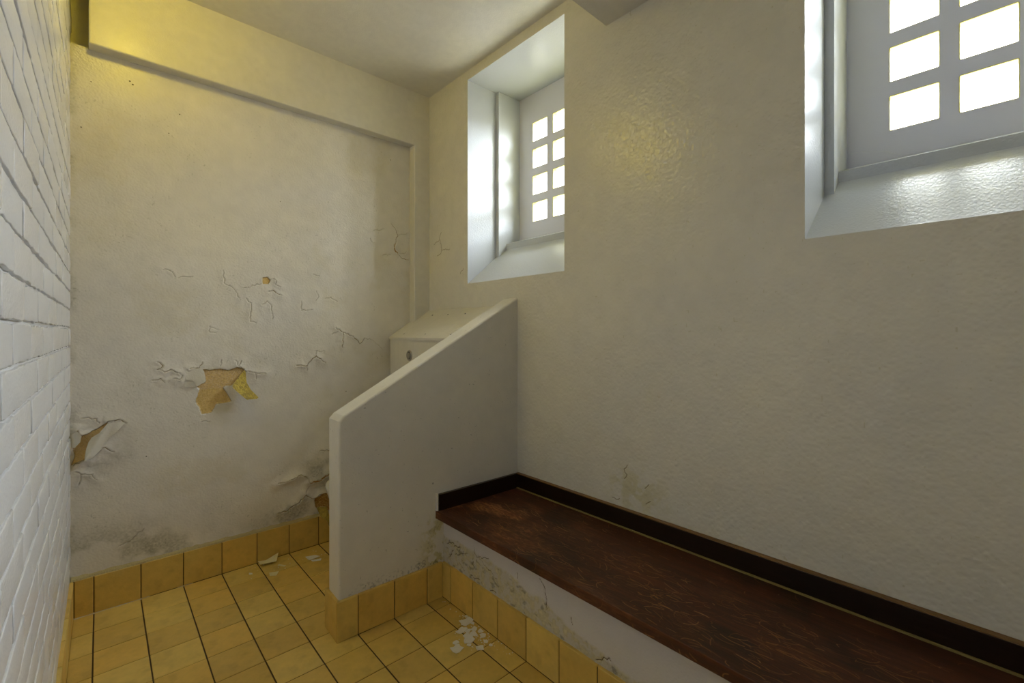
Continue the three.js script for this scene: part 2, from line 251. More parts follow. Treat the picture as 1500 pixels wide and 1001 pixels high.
{
  const wall = group('wall_back', structure('back wall of cracked cream paint with peeling patches', 'wall'));
  const xs = [], ys = [];
  for (let x = BX; x < 1.475; x += 0.0032) xs.push(x);
  for (let y = 0; y < BH - 1e-6; y += (y > 0.15 && y < 1.5) || (y > 1.6 && y < 1.86) ? 0.0032 : 0.012) ys.push(y); ys[ys.length - 1] = 2.358;
  const P = [], U = [], I = [];
  ys.forEach(y => xs.forEach(x => { P.push(x, y, ZP + backRelief(x, y)); U.push(x, y); }));
  for (let j = 0; j < ys.length - 1; j++) for (let i = 0; i < xs.length - 1; i++) { const a = j * xs.length + i, b = a + xs.length; I.push(a, a + 1, b + 1, a, b + 1, b); }
  const g = new THREE.BufferGeometry(); g.setAttribute('position', new THREE.Float32BufferAttribute(P, 3)); g.setAttribute('uv', new THREE.Float32BufferAttribute(U, 2)); g.setIndex(I); g.computeVertexNormals();
  mesh('painted_plaster', g, M.back, wall);
  mesh('masonry', mergeGeometries([box(-0.45, 2.0, -0.1, 2.354, -2.95, ZP - 0.012), box(-0.45, 2.0, 2.354, CEIL + 0.2, -2.95, -2.76)]), M.paint, wall);
  const sur = extrude([[1.463, 0], [WX + 0.01, 0], [WX + 0.01, CEIL + 0.01], [-0.0365, CEIL + 0.01], [-0.0365, 2.352], [1.463, 2.352]], 0.25, 0.006, 3);
  sur.translate(0, 0, ZJ - 0.25);
  mesh('raised_surround', sur, M.paint, wall);
  // lifted paint, each flap with the plaster that came away on its back
  const flap = (pts, off, ochreFront) => {
    const s = new THREE.Shape(pts.map(p => new THREE.Vector2(...p)));
    const base = new TessellateModifier(0.012, 6).modify(new THREE.ShapeGeometry(s).toNonIndexed());
    const put = (d, flip) => { const q = base.clone(), p = q.attributes.position; for (let k = 0; k < p.count; k++) p.setZ(k, ZP + off(p.getX(k), p.getY(k)) + d); if (flip) { const a = p.array; for (let k = 0; k < a.length; k += 9) for (let m = 0; m < 3; m++) { const t = a[k + m]; a[k + m] = a[k + 6 + m]; a[k + 6 + m] = t; } } q.deleteAttribute('uv'); q.deleteAttribute('normal'); const w = mergeVertices(q, 1e-5); w.computeVertexNormals(); const uv = []; const wp = w.attributes.position; for (let k = 0; k < wp.count; k++) uv.push(wp.getX(k), wp.getY(k)); w.setAttribute('uv', new THREE.Float32BufferAttribute(uv, 2)); return w; };
    const f = mesh('paint_flap', put(0.0016, false), ochreFront ? M.peelBack : M.flapPaint, wall);
    mesh('flap_underside', put(0, true), ochreFront ? M.flapPaint : M.ochre, f);
  };
  M.flapPaint = std({ color: new THREE.Color(0xe4dfd2), roughness: 0.34, bumpMap: peelTex, bumpScale: 0.0006 });
  const line = (x, y, ax, ay, bx, by) => ((x - ax) * (by - ay) - (y - ay) * (bx - ax)) / Math.hypot(bx - ax, by - ay);
  flap([[0.533, 0.983], [0.538, 0.969], [0.539, 0.921], [0.554, 0.885], [0.585, 0.845], [0.576, 0.838], [0.533, 0.839], [0.509, 0.862], [0.477, 0.899], [0.474, 0.912], [0.486, 0.925]], (x, y) => 0.006 + 0.045 * sstep(0.99, 0.83, y) ** 1.4 + 0.02 * sstep(0.55, 0.47, x) * sstep(0.98, 0.86, y), true);
  flap([[0.29, 0.99], [0.351, 1.005], [0.362, 0.986], [0.37, 0.94], [0.335, 0.917], [0.319, 0.944], [0.293, 0.949]], (x, y) => 0.004 + 0.013 * sstep(0.29, 0.375, x), false);
  flap([[0.288, 0.943], [0.311, 0.943], [0.322, 0.94], [0.332, 0.911], [0.311, 0.916], [0.288, 0.917]], (x, y) => 0.004 + 0.018 * sstep(0.288, 0.334, x) * (0.6 + 0.4 * sstep(0.91, 0.94, y)), false);
  flap([[0.021, 0.789], [0.066, 0.786], [0.078, 0.78], [0.042, 0.737], [0.026, 0.722], [0.013, 0.689], [-0.025, 0.651], [-0.05, 0.645], [-0.045, 0.689], [-0.038, 0.715], [-0.028, 0.734], [-0.005, 0.751]], (x, y) => { const d = clamp(Math.abs(line(x, y, 0.021, 0.789, -0.05, 0.645)) / 0.055); return 0.005 + 0.036 * (1 - d) ** 2 + 0.006 * Math.sin(d * 5 + y * 30); }, false);
  flap([[-0.091, 0.752], [-0.072, 0.766], [-0.058, 0.746], [-0.062, 0.722], [-0.078, 0.699], [-0.091, 0.70]], (x, y) => 0.004 + 0.016 * sstep(-0.09, -0.06, x), false);
  flap([[0.877, 0.209], [0.928, 0.206], [0.939, 0.155], [0.944, 0.079], [0.928, 0.126], [0.897, 0.156]], (x, y) => 0.024 + 0.012 * sstep(0.2, 0.08, y) + 0.006 * Math.sin(x * 90), true);
}

// ---------------------------------------------------------------- window wall
{
  const TW = 4.1, TH = 2.75, W = 2048, H = 1374, OX = 1.42;  // texture x runs along -z
  const WC = [
    [[[-2.385, 1.795], [-2.408, 1.758], [-2.38, 1.692], [-2.39, 1.663], [-2.432, 1.653]], 3], [[[-2.38, 1.684], [-2.295, 1.678]], 2], [[[-2.408, 1.75], [-2.469, 1.73]], 2], [[[-2.185, 1.515], [-2.152, 1.546]], 2],
    [[[-1.038, 0.636], [-1.054, 0.616], [-1.04, 0.596], [-1.052, 0.577]], 2], [[[-1.111, 0.486], [-1.091, 0.483], [-1.075, 0.491]], 2], [[[-0.934, 0.517], [-0.955, 0.501]], 2], [[[-0.941, 0.581], [-0.959, 0.561]], 2],
  ].map(([p, w], i) => [wander(p, 400 + i), w / 1000]);
  const px = W / TW, X = ([z, y]) => [(-z + OX) * px, H - y * H / TH];
  const draw = (g, style, k) => { g.lineJoin = g.lineCap = 'round'; g.strokeStyle = style; for (const [q, w] of WC) { g.beginPath(); q.forEach((p, i) => i ? g.lineTo(...X(p)) : g.moveTo(...X(p))); g.lineWidth = Math.max(1.1, w * px * k); g.stroke(); } };
  const [c, g] = paintLayer(W, H, (u, v, o) => {
    const x = u * TW, y = v * TH, z = OX - x; mottle(x, y, 501, 0.8, o, PAINT);
    const b = sstep(0.14, 0.02, Math.hypot((z + 1.0) * 0.7, y - 0.54)) * sstep(0.42, 0.6, fbm(x * 30, y * 30, 520, 4)) * 0.5; o[0] *= 1 - 0.08 * b; o[1] *= 1 - 0.1 * b; o[2] *= 1 - 0.28 * b;
    const sp = vn(x * 120, y * 120, 533); if (sp > 0.965) { o[0] *= 0.94; o[1] *= 0.93; o[2] *= 0.88; }
  });
  g.globalAlpha = 0.8; draw(g, '#7d6a48', 0.8);
  const map = finish(new THREE.CanvasTexture(c), true, TW, TH, OX, 0);
  const [bc, bg] = paintLayer(W, H, (u, v, o) => {
    const x = u * TW, y = v * TH, z = OX - x; const bl = sstep(0.16, 0.03, Math.hypot((z + 1.0) * 0.7, y - 0.54)) * fbm(x * 45, y * 45, 570, 4);
    o[0] = o[1] = o[2] = 40 + 110 * fbm(x * 105, y * 105, 551, 2) + 50 * fbm(x * 12, y * 12, 561, 4) + 90 * bl;
  });
  draw(bg, '#000', 1);
  const bump = finish(new THREE.CanvasTexture(bc), false, TW, TH, OX, 0);
  M.winWall = std({ map, roughness: 0.22, bumpMap: bump, bumpScale: 0.0034 });

  const wall = group('wall_right', structure('cream painted window wall above the bench', 'wall'));
  const s = new THREE.Shape([[-ZN - 0.05, -0.1], [2.9, -0.1], [2.9, CEIL + 0.15], [-ZN - 0.05, CEIL + 0.15]].map(p => new THREE.Vector2(...p)));
  for (const w of WIN) s.holes.push(new THREE.Path([[-w.z1, WIN_B], [-w.z0, WIN_B], [-w.z0, WIN_T], [-w.z1, WIN_T]].map(p => new THREE.Vector2(...p))));
  const e = new THREE.ExtrudeGeometry(s, { depth: WALL_T, bevelEnabled: false });
  e.rotateY(Math.PI / 2); e.translate(WX, 0, 0);
  mesh('masonry', e, [M.winWall, M.gloss], wall);
  for (const w of WIN) {                     // steep painted sill with a kerb under the window
    const p = extrude([[WX - 0.0005, WIN_B - 0.002], [1.846, 1.677], [1.846, 1.714], [XPL, 1.7505], [2.0, 1.7505], [2.0, WIN_B - 0.002]], w.z1 - w.z0);
    p.translate(0, 0, w.z0); mesh('sill', uvMetres(p), M.gloss, wall);
  }
}
function makeWindow(n, w, label) {
  const win = group(`window_${n}`, structure(label, 'window'));
  const z0 = w.z0, z1 = w.z1, yb = 1.735;
  const s = new THREE.Shape([[-z1, yb], [-z0, yb], [-z0, WIN_T + 0.0], [-z1, WIN_T + 0.0]].map(p => new THREE.Vector2(...p)));
  const first = z0 + 0.1424, spots = [];
  for (let c = 0; c < 3; c++) for (let r = 0; r < 4; r++) {
    const a = first + c * 0.1676, b = a + 0.1254, y0 = 1.8466 + r * 0.163, y1 = y0 + 0.1177, q = 0.007;
    spots.push([a, b, y0, y1]);
    const h = new THREE.Path(), X0 = -b, X1 = -a;
    h.moveTo(X0 + q, y0); h.lineTo(X1 - q, y0); h.quadraticCurveTo(X1, y0, X1, y0 + q); h.lineTo(X1, y1 - q); h.quadraticCurveTo(X1, y1, X1 - q, y1); h.lineTo(X0 + q, y1); h.quadraticCurveTo(X0, y1, X0, y1 - q); h.lineTo(X0, y0 + q); h.quadraticCurveTo(X0, y0, X0 + q, y0);
    s.holes.push(h);
  }
  const e = new THREE.ExtrudeGeometry(s, { depth: 0.032, bevelEnabled: true, bevelThickness: 0.003, bevelSize: 0.003, bevelOffset: 0, bevelSegments: 2, curveSegments: 4 });
  e.rotateY(Math.PI / 2); e.translate(XPL + 0.003, 0, 0);
  mesh('window_plate', e, [M.plate, M.plateEdge], win);
  for (const [a, b, y0, y1] of spots) { const p = box(-0.003, 0.003, y0 - 0.006, y1 + 0.006, a - 0.006, b + 0.006); p.translate(XPL + 0.0415, 0, 0); mesh('pane', p, M.glass, win); }
  for (const k of [0, 1]) {                  // stop bead down each side of the reveal
    const p = k ? box(1.786, XPL + 0.004, 1.6, WIN_T - 0.001, z1 - 0.027, z1 - 0.0005) : box(1.786, XPL + 0.004, 1.6, WIN_T - 0.001, z0 + 0.0005, z0 + 0.027);
    mesh('stop_bead', p, M.gloss, win);
  }
  return win;
}
makeWindow(1, WIN[0], 'small paned window deep in the wall above the partition');
makeWindow(2, WIN[1], 'small paned window deep in the wall above the bench');

// ---------------------------------------------------------------- brick wall
{
  const wall = group('wall_left', structure('white painted brick wall', 'wall'), [-0.0926, 0, -2.587], -0.0067);
  const PY = 0.0744, PZ = 0.235, L = ZN + 2.587 + 0.05;
  mesh('mortar_bed', box(-0.3, -0.0055, -0.1, CEIL + 0.1, -0.3, L), M.mortar, wall);
  const variants = [];
  for (let v = 0; v < 10; v++) for (const full of [1, 0]) {  // hand-made edges under thick paint: jittered outline, soft shoulder
    const w = full ? PZ - 0.005 : PZ / 2 - 0.005, h = PY - 0.0065, n = full ? 9 : 5, out = [];
    for (let k = 0; k < n; k++) out.push([-w / 2 + w * k / n, -h / 2]); for (let k = 0; k < 3; k++) out.push([w / 2, -h / 2 + h * k / 3]);
    for (let k = 0; k < n; k++) out.push([w / 2 - w * k / n, h / 2]); for (let k = 0; k < 3; k++) out.push([-w / 2, h / 2 - h * k / 3]);
    const j = out.map(p => [p[0] + rr(-0.001, 0.001), p[1] + rr(-0.0024, 0.0016)]), N = j.length, P = [], U = [], I = [];
    const inn = j.map(p => [p[0] * (1 - 0.007 / w), p[1] * (1 - 0.005 / h)]);
    P.push(0.0012, 0, 0); U.push(v * 0.13, v * 0.07);
    const add = (pts, x) => pts.forEach(p => { P.push(x + rr(-0.0004, 0.0004), p[1], p[0]); U.push(p[0] + v * 0.13, p[1] + v * 0.07); });
    add(inn, 0); add(j, -0.0018); add(j, -0.02);
    for (let k = 0; k < N; k++) { const m = (k + 1) % N; I.push(0, 1 + m, 1 + k, 1 + k, 1 + m, 1 + N + m, 1 + k, 1 + N + m, 1 + N + k, 1 + N + k, 1 + N + m, 1 + 2 * N + m, 1 + N + k, 1 + 2 * N + m, 1 + 2 * N + k); }
    const g = new THREE.BufferGeometry(); g.setAttribute('position', new THREE.Float32BufferAttribute(P, 3)); g.setAttribute('uv', new THREE.Float32BufferAttribute(U, 2)); g.setIndex(I); g.computeVertexNormals();
    variants.push(g);
  }
  const mats = [M.brick, M.brick2, M.brick3, M.brick], rest = [];
  const rows = Math.ceil(CEIL / PY) + 1, y00 = 1.190 - 16 * PY;
  for (let r = 0; r < rows; r++) {
    const y = y00 + (r + 0.5) * PY; if (y > CEIL + 0.02) break;
    const off = (r % 2) * PZ / 2;
    for (let k = -1; k * PZ + off < L; k++) {
      let z = 0.105 + k * PZ + off, half = 0;
      if (z < -0.03) { if (z < -PZ * 0.9) continue; if (z + PZ / 2 < 0.03) continue; half = 0; }
      const v = Math.floor(rnd() * 10), g = variants[v * 2 + half], x = rr(-0.0012, 0.0012), t = rr(-0.004, 0.004);
      if (z < 1.78) { const b = mesh('brick', g, mats[Math.floor(rnd() * 4)], wall); b.position.set(x, y + rr(-0.0012, 0.0012), z); b.rotation.set(t, rr(-0.004, 0.004), 0); }
      else if (z < L - 0.1) rest.push(g.clone().translate(x, y, z));
    }
  }
  const o = mesh('far_bricks', mergeGeometries(rest), M.brick, wall); o.userData.kind = 'stuff';
}

// ---------------------------------------------------------------- ceiling, beam, wall behind the camera
mesh('ceiling', box(-0.35, 2.0, CEIL, CEIL + 0.2, -2.9, ZN + 0.2), M.paint).userData = structure('cream painted ceiling', 'ceiling');
mesh('ceiling_beam', box(-0.3, WX + 0.02, 2.4594, CEIL + 0.05, -1.1415, -0.80), M.paint).userData = structure('boxed beam across the ceiling', 'beam');
mesh('wall_front', box(-0.4, 2.0, -0.1, CEIL + 0.15, ZN, ZN + 0.2), M.paint).userData = structure('plain painted wall behind the viewer', 'wall');

// ---------------------------------------------------------------- tiled floor and skirting
const TX0 = -0.0212, TPX = 0.152, TZ0 = -2.568, TPZ = 0.1565, GAP = 0.0034;
const tileCache = new Map();
function tileGeo(w, h, d, c = 0.0016) {
  const v = Math.floor(rnd() * 5), k = [w, h, d, v].map(n => n.toFixed(4)).join();
  if (!tileCache.has(k)) tileCache.set(k, slab(w, h, d, c, hash(v, 1, 5) * 3, hash(v, 2, 5) * 3));
  return tileCache.get(k);
}
const tileMat = () => M.tiles[Math.floor(rnd() * M.tiles.length)];
{
  const floor = group('floor', structure('worn ochre tiled floor', 'floor'));
  mesh('grout_bed', box(-0.3, 1.6, -0.2, -0.0016, -2.62, ZN + 0.05), M.grout, floor);
  for (let i = -1; i < 10; i++) for (let j = 0; j < 26; j++) {
    let x0 = TX0 + i * TPX, x1 = x0 + TPX, z0 = TZ0 + j * TPZ, z1 = z0 + TPZ;
    x0 = Math.max(x0, -0.0845 - (z1 + 2.587) * 0.0067); const lim = z1 < -1.83 ? 1.335 : 1.123; x1 = Math.min(x1, lim);
    if (x1 - x0 < 0.02 || z0 > ZN) continue;
    if (z0 < -1.715 && z1 > -1.83 && x0 > 0.66) { if (z0 < -1.825) z1 = Math.min(z1, -1.815); else if (z1 > -1.72) z0 = -1.70; else continue; if (z1 - z0 < 0.015) continue; }
    const w = x1 - x0 - GAP * 1.25, d = z1 - z0 - GAP * 0.7;
    const t = mesh('tile', tileGeo(w, d, 0.012), tileMat(), floor);
    t.rotation.set(-Math.PI / 2 + rr(-0.0015, 0.0015), rr(-0.0015, 0.0015), 0); t.position.set((x0 + x1) / 2, -0.012 + rr(-0.0004, 0.0004), (z0 + z1) / 2);
  }
}
const SKH = 0.155;
function skirtTile(parent, a, b, place, d = 0.015, name = 'skirting_tile') {   // place(mesh, middle) sets it against its wall
  if (b - a < 0.012) return;
  const m = mesh(name, tileGeo(b - a - GAP, SKH - 0.002, d, 0.002), tileMat(), parent); place(m, (a + b) / 2); m.position.y = SKH / 2; return m;
}
{
  const sk = group('baseboard_back', structure('ochre tile skirting along the peeling back wall', 'skirting'));
  for (let i = -1; i < 9; i++) skirtTile(sk, Math.max(-0.082, TX0 + i * TPX), Math.min(1.32, TX0 + (i + 1) * TPX), (m, x) => m.position.set(x, 0, ZP + 0.0015));
  mesh('grout_backing', box(-0.09, 1.32, 0, SKH - 0.006, ZP - 0.01, ZP + 0.013), M.grout, sk);
  // uneven cement fillet along the top edge, crust of old grout along the foot on the left
  const fil = (a, b, y0, y1, zf, n, m, nm, amp) => { const P = [], I = []; for (let k = 0; k <= n; k++) { const x = a + (b - a) * k / n, w = amp * (vn(k * 0.35, 0, 77) - 0.5), u = amp * (vn(k * 0.5, 3, 79) - 0.5); P.push(x, y0, zf + w, x, y1 + u, zf - 0.016, x, y0, zf - 0.018, x, y0 + (y1 - y0) * 0.55, zf - 0.004 + w); } for (let k = 0; k < n; k++) { const q = k * 4, r = q + 4; I.push(q, r, r + 3, q, r + 3, q + 3, q + 3, r + 3, r + 1, q + 3, r + 1, q + 1, q, q + 2, r + 2, q, r + 2, r); } const g = new THREE.BufferGeometry(); g.setAttribute('position', new THREE.Float32BufferAttribute(P, 3)); g.setIndex(I); mesh(nm, uvMetres(g), m, sk); };
  fil(-0.09, 1.32, SKH - 0.001, SKH + 0.012, ZP + 0.0155, 140, M.cement, 'cement_fillet', 0.006);
  fil(-0.085, 0.16, -0.002, 0.004, ZP + 0.021, 40, M.crust, 'grout_crust', 0.008);
  fil(0.26, 0.32, -0.002, 0.003, ZP + 0.019, 12, M.crust, 'grout_crust', 0.006);
}
{
  const sk = group('baseboard_left', structure('ochre tile skirting along the white brick wall', 'skirting'), [-0.0926, 0, -2.587], -0.0067);
  for (let j = 0; j < 25; j++) skirtTile(sk, Math.max(0.018, j * TPZ + 0.019), (j + 1) * TPZ + 0.019, (m, z) => { m.position.set(-0.003, 0, z); m.rotation.y = Math.PI / 2; }, 0.0135);
  mesh('grout_backing', box(-0.006, 0.0085, 0, SKH - 0.006, 0.01, 3.9), M.grout, sk);
}

// ---------------------------------------------------------------- low partition beside the toilet
{
  const t = group('toilet_partition', { label: 'low painted screen wall with a sloping top and tiled foot, at the end of the bench', category: 'partition' }, [WX, 0, -1.688], 0);
  const turn = 0.0255, A = new THREE.Group(); t.rotation.y = -turn; void A;
  // local x runs from the window wall (0) out into the cell (negative)
  const body = extrude([[0.01, 0], [0.01, 1.351], [-0.006, 1.345], [-0.886, 0.852], [-0.9045, 0.832], [-0.9045, 0]], 0.11, 0.009, 4);
  body.translate(0, 0, -0.11);
  const [pc] = paintLayer(680, 960, (u, v, o) => {
    const x = u * 0.97 - 0.95, y = v * 1.37; mottle(x, y, 801, 0.7, o, PAINT);
    const n = fbm(x * 28, y * 28, 811, 4), k = vn(x * 150, y * 150, 821), e = sstep(0.13, 0.02, Math.abs(x + 0.455)) * sstep(0.40, 0.30, y) * sstep(0.42, 0.56, n);
    o[0] *= 1 - 0.10 * e; o[1] *= 1 - 0.12 * e; o[2] *= 1 - 0.30 * e;         // damp flaking corner by the bench
    const f = (sstep(0.21, 0.15, y) * sstep(0.45, 0.6, n) + 0.6 * e) * sstep(0.55, 0.85, k) * 0.2 + (k > 0.955 && n > 0.55 ? 0.25 : 0); for (let m = 0; m < 3; m++) o[m] *= 1 - f;
  });
  const pmap = finish(new THREE.CanvasTexture(pc), true, 0.97, 1.37, 0.95, 0);
  mesh('screen_wall', body, std({ map: pmap, roughness: 0.32, bumpMap: peelTex, bumpScale: 0.0006 }), t);
  const grid = []; for (let i = 4; i < 9; i++) grid.push(TX0 + i * TPX - WX);
  const xe = -0.9165, xin = 1.12 - WX;
  for (let k = 0; k <= grid.length; k++) {
    const a = Math.max(xe, grid[k - 1] ?? -9), b = grid[k] ?? 0;
    skirtTile(t, a, Math.min(b, xin), (m, x) => m.position.set(x, 0, -0.0005), 0.0125, 'foot_tile');
    skirtTile(t, a, Math.min(b, -0.25), (m, x) => { m.position.set(x, 0, -0.1095); m.rotation.y = Math.PI; }, 0.0125, 'foot_tile');
  }
  skirtTile(t, -0.1225, 0.0125, (m, z) => { m.position.set(-0.9035, 0, z); m.rotation.y = -Math.PI / 2; }, 0.0125, 'foot_tile');
  mesh('grout_backing', box(-0.913, xin, 0, SKH - 0.006, -0.118, 0.009), M.grout, t);
}

// ---------------------------------------------------------------- bench
{
  const b = group('bench', { label: 'long dark brown wooden bench with scratched seat on a painted plinth under the windows', category: 'bench' });
  const SEAT = 0.388, XF = 1.087, XB = WX - 0.021, ZE = -1.697, ZB = ZN - 0.01;
  // stained board: long grain, rubbed patches, scratches down to pale wood
  const LW = 3.1, LH = 0.5, W = 2048, H = 330;
  const wood = (bright) => paintLayer(W, H, (u, v, o) => {
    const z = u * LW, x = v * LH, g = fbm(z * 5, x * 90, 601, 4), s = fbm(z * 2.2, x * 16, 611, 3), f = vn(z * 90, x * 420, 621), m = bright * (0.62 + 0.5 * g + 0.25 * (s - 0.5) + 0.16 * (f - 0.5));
    o[0] = 86 * m; o[1] = 43 * m; o[2] = 22 * m;
    if (bright === 1) {
      const rub = sstep(0.50, 0.72, fbm(z * 7, x * 9, 631, 4)) * (0.35 + 0.65 * sstep(0.45, 0.7, vn(z * 60, x * 300, 641))) * (0.35 + 0.65 * sstep(0.62, 0.2, z)), d = sstep(0.55, 0.75, fbm(z * 5, x * 8, 651, 4)) * 0.3;
      o[0] += 74 * rub; o[1] += 62 * rub; o[2] += 46 * rub; o[0] *= 1 - d; o[1] *= 1 - d; o[2] *= 1 - d;
    }
  });
  const [c, g] = wood(1);
  g.lineCap = 'round';
  for (let k = 0; k < 1500; k++) {
    const cl = k % 9, near = rnd(), z = (0.04 + near * 2.6) * W / LW, x = (cl < 3 ? rr(0.02, 0.46) : rr(0.18, 0.46)) * H / LH; // v up = towards the wall is small v
    const a = k % 3 ? rr(-0.6, 0.6) + (k % 2) * 3.14 : rr(0, 6.28), l = rr(3, 26), bend = rr(-0.8, 0.8);
    g.strokeStyle = ['#a8733f', '#96602f', '#b98650', '#8c5a32', '#c89a62'][k % 5]; g.globalAlpha = rr(0.3, 0.95); g.lineWidth = rr(0.7, 1.5);
    g.beginPath(); g.moveTo(z, x); g.quadraticCurveTo(z + Math.cos(a) * l, x + Math.sin(a) * l * 0.6, z + Math.cos(a + bend) * l * 1.7, x + Math.sin(a + bend) * l); g.stroke();
  }
  for (let k = 0; k < 70; k++) { g.globalAlpha = rr(0.4, 0.9); g.fillStyle = '#b8a98a'; const r = rr(0.5, 1.3), dusty = k % 2; g.beginPath(); g.arc((dusty ? rr(0.4, 1.0) : rr(0, 2.6)) * W / LW, (dusty ? rr(0.02, 0.09) : rr(0, 0.48)) * H / LH, r, 0, 7); g.fill(); }
  // bundle of pale gouges
  for (const [z, x, n] of [[0.83, 0.17, 7], [0.2, 0.2, 14], [0.3, 0.36, 20], [0.98, 0.34, 12], [1.3, 0.3, 10], [0.12, 0.3, 10]]) for (let k = 0; k < n; k++) { const q = (z + rr(-0.05, 0.05)) * W / LW, p = (x + rr(-0.03, 0.03)) * H / LH; g.strokeStyle = '#b07a3c'; g.globalAlpha = rr(0.4, 0.9); g.lineWidth = rr(0.8, 1.8); g.beginPath(); g.moveTo(q, p); g.lineTo(q + rr(6, 26), p + rr(-4, 4)); g.stroke(); }
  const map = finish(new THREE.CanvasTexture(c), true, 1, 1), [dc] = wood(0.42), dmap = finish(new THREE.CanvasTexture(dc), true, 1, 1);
  const grain = tex(512, 256, (x, y, o) => { o[0] = o[1] = o[2] = 255 * fbm(x * 12, y * 160, 661, 3); }, false, 1, 1);
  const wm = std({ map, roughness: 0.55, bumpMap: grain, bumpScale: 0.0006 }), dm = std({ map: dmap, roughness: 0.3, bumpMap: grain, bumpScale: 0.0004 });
  const boardUV = (geo, along, across, a0, b0) => { const p = geo.attributes.position, uv = []; for (let k = 0; k < p.count; k++) uv.push((p['get' + along](k) - a0) / LW, 1 - (b0 - p['get' + across](k)) / LH); geo.setAttribute('uv', new THREE.Float32BufferAttribute(uv, 2)); return geo; };
  const seat = extrude([[ZE, SEAT - 0.034], [ZB, SEAT - 0.034], [ZB, SEAT], [ZE, SEAT]], XB + 0.01 - XF, 0.003, 2); // x: z, y: y, z: across
  seat.rotateY(-Math.PI / 2); seat.translate(XB + 0.01, 0, 0);           // local x -> +z, local z -> -x
  const sg = seat.index ? seat.toNonIndexed() : seat; boardUV(sg, 'Z', 'X', ZE, XB + 0.01);
  { const p = sg.attributes.position, n = sg.attributes.normal, uv = sg.attributes.uv; for (let k = 0; k < p.count; k++) if (Math.abs(n.getX(k)) > 0.7) uv.setY(k, 0.03 + (SEAT - p.getY(k)) / LH); }
  mesh('seat', sg, wm, b);
  const up = extrude([[ZE + 0.02, SEAT - 0.002], [ZB, SEAT - 0.002], [ZB, 0.459], [ZE + 0.02, 0.459]], 0.020, 0.002, 2); up.rotateY(-Math.PI / 2); up.translate(WX - 0.001, 0, 0);
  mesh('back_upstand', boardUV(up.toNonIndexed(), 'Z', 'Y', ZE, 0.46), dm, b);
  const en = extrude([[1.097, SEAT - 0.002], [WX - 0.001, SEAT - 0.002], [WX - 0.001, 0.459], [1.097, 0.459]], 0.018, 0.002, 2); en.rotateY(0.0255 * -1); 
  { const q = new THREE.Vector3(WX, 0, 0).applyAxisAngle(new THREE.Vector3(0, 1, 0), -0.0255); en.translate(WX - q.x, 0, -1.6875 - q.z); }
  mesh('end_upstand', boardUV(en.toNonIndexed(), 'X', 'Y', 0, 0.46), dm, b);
  mesh('upstand_cap', box(WX - 0.022, WX - 0.0015, 0.4585, 0.4615, ZE + 0.02, ZB), std({ color: new THREE.Color(0x7d5a2c), roughness: 0.5, bumpMap: grain, bumpScale: 0.001 }), b);
  mesh('sealant_bead', box(XB - 0.006, XB + 0.002, SEAT - 0.001, SEAT + 0.005, ZE + 0.03, ZB), std({ color: new THREE.Color(0x8f7f4c), roughness: 0.8, bumpMap: peelTex, bumpScale: 0.002 }), b);
  mesh('paint_edge', box(1.0895, 1.0968, 0.357, 0.463, -1.703, -1.688), M.flake, b);

  // plinth: damp, blistered plaster under the seat
  const PL = [
    [[[-1.667, 0.241], [-1.627, 0.26], [-1.61, 0.249], [-1.572, 0.26], [-1.572, 0.245]], 4, 4], [[[-1.623, 0.227], [-1.649, 0.189]], 4, 3], [[[-1.606, 0.215], [-1.547, 0.239], [-1.514, 0.251]], 2.4, 3],
    [[[-1.471, 0.293], [-1.475, 0.272], [-1.456, 0.26], [-1.378, 0.28]], 2.4, 3], [[[-1.483, 0.241], [-1.479, 0.2]], 3.4, 3], [[[-1.498, 0.168], [-1.467, 0.166], [-1.437, 0.174]], 3.4, 2], [[[-1.371, 0.158], [-1.336, 0.163]], 3.4, 2],
    [[[-1.217, 0.289], [-1.217, 0.267]], 1.6, 1], [[[-1.101, 0.314], [-1.082, 0.298], [-1.076, 0.276], [-1.068, 0.252], [-1.066, 0.225]], 3, 3], [[[-0.961, 0.246], [-0.953, 0.221]], 2, 1], [[[-0.857, 0.163], [-0.811, 0.193], [-0.805, 0.186]], 3, 2],
    [[[-1.44, 0.26], [-1.38, 0.235], [-1.33, 0.22]], 1.6, 2], [[[-1.58, 0.2], [-1.54, 0.17]], 2, 2],
  ].map(([p, w, l], i) => ({ q: wander(p, 700 + i), w: w / 1000, l: l / 1000 }));
  const spall = (z, y) => { const edge = 0.272 - 0.09 * sstep(-1.4, -0.7, z) + 0.05 * (fbm(z * 12, y * 12, 720, 4) - 0.5); return sstep(edge + 0.008, edge - 0.008, y); };
  const PZ0 = -1.71, PZ1 = -0.2, TW = PZ1 - PZ0, TH = 0.4, pw = 1536, ph = 408;
  const [pc, pg] = paintLayer(pw, ph, (u, v, o) => {
    const z = PZ0 + u * TW, y = v * TH, sp = spall(z, y), n = fbm(z * 60, y * 60, 730, 4), k = fbm(z * 150, y * 150, 740, 2); mottle(z, y, 745, 0.5, o, [208, 204, 203]);
    const r = 186 + 60 * (n - 0.5) + 24 * (k - 0.5), e = sp * (0.35 + 0.65 * sstep(0.4, 0.6, n)), dirt = sp * sstep(0.62, 0.76, fbm(z * 34, y * 50, 750, 4)) * 0.22;
    o[0] = o[0] * (1 - e) + e * r; o[1] = o[1] * (1 - e) + e * r * 0.955; o[2] = o[2] * (1 - e) + e * r * 0.80;
    for (let m = 0; m < 3; m++) o[m] *= 1 - dirt;
  });
  const PX = ([z, y]) => [(z - PZ0) / TW * pw, ph - y / TH * ph];
  pg.lineJoin = pg.lineCap = 'round'; pg.strokeStyle = '#4b3c22';
  for (const k of PL) { pg.beginPath(); k.q.forEach((p, i) => i ? pg.lineTo(...PX(p)) : pg.moveTo(...PX(p))); pg.lineWidth = Math.max(1.2, k.w * 1016 * 0.7); pg.globalAlpha = 0.85; pg.stroke(); }
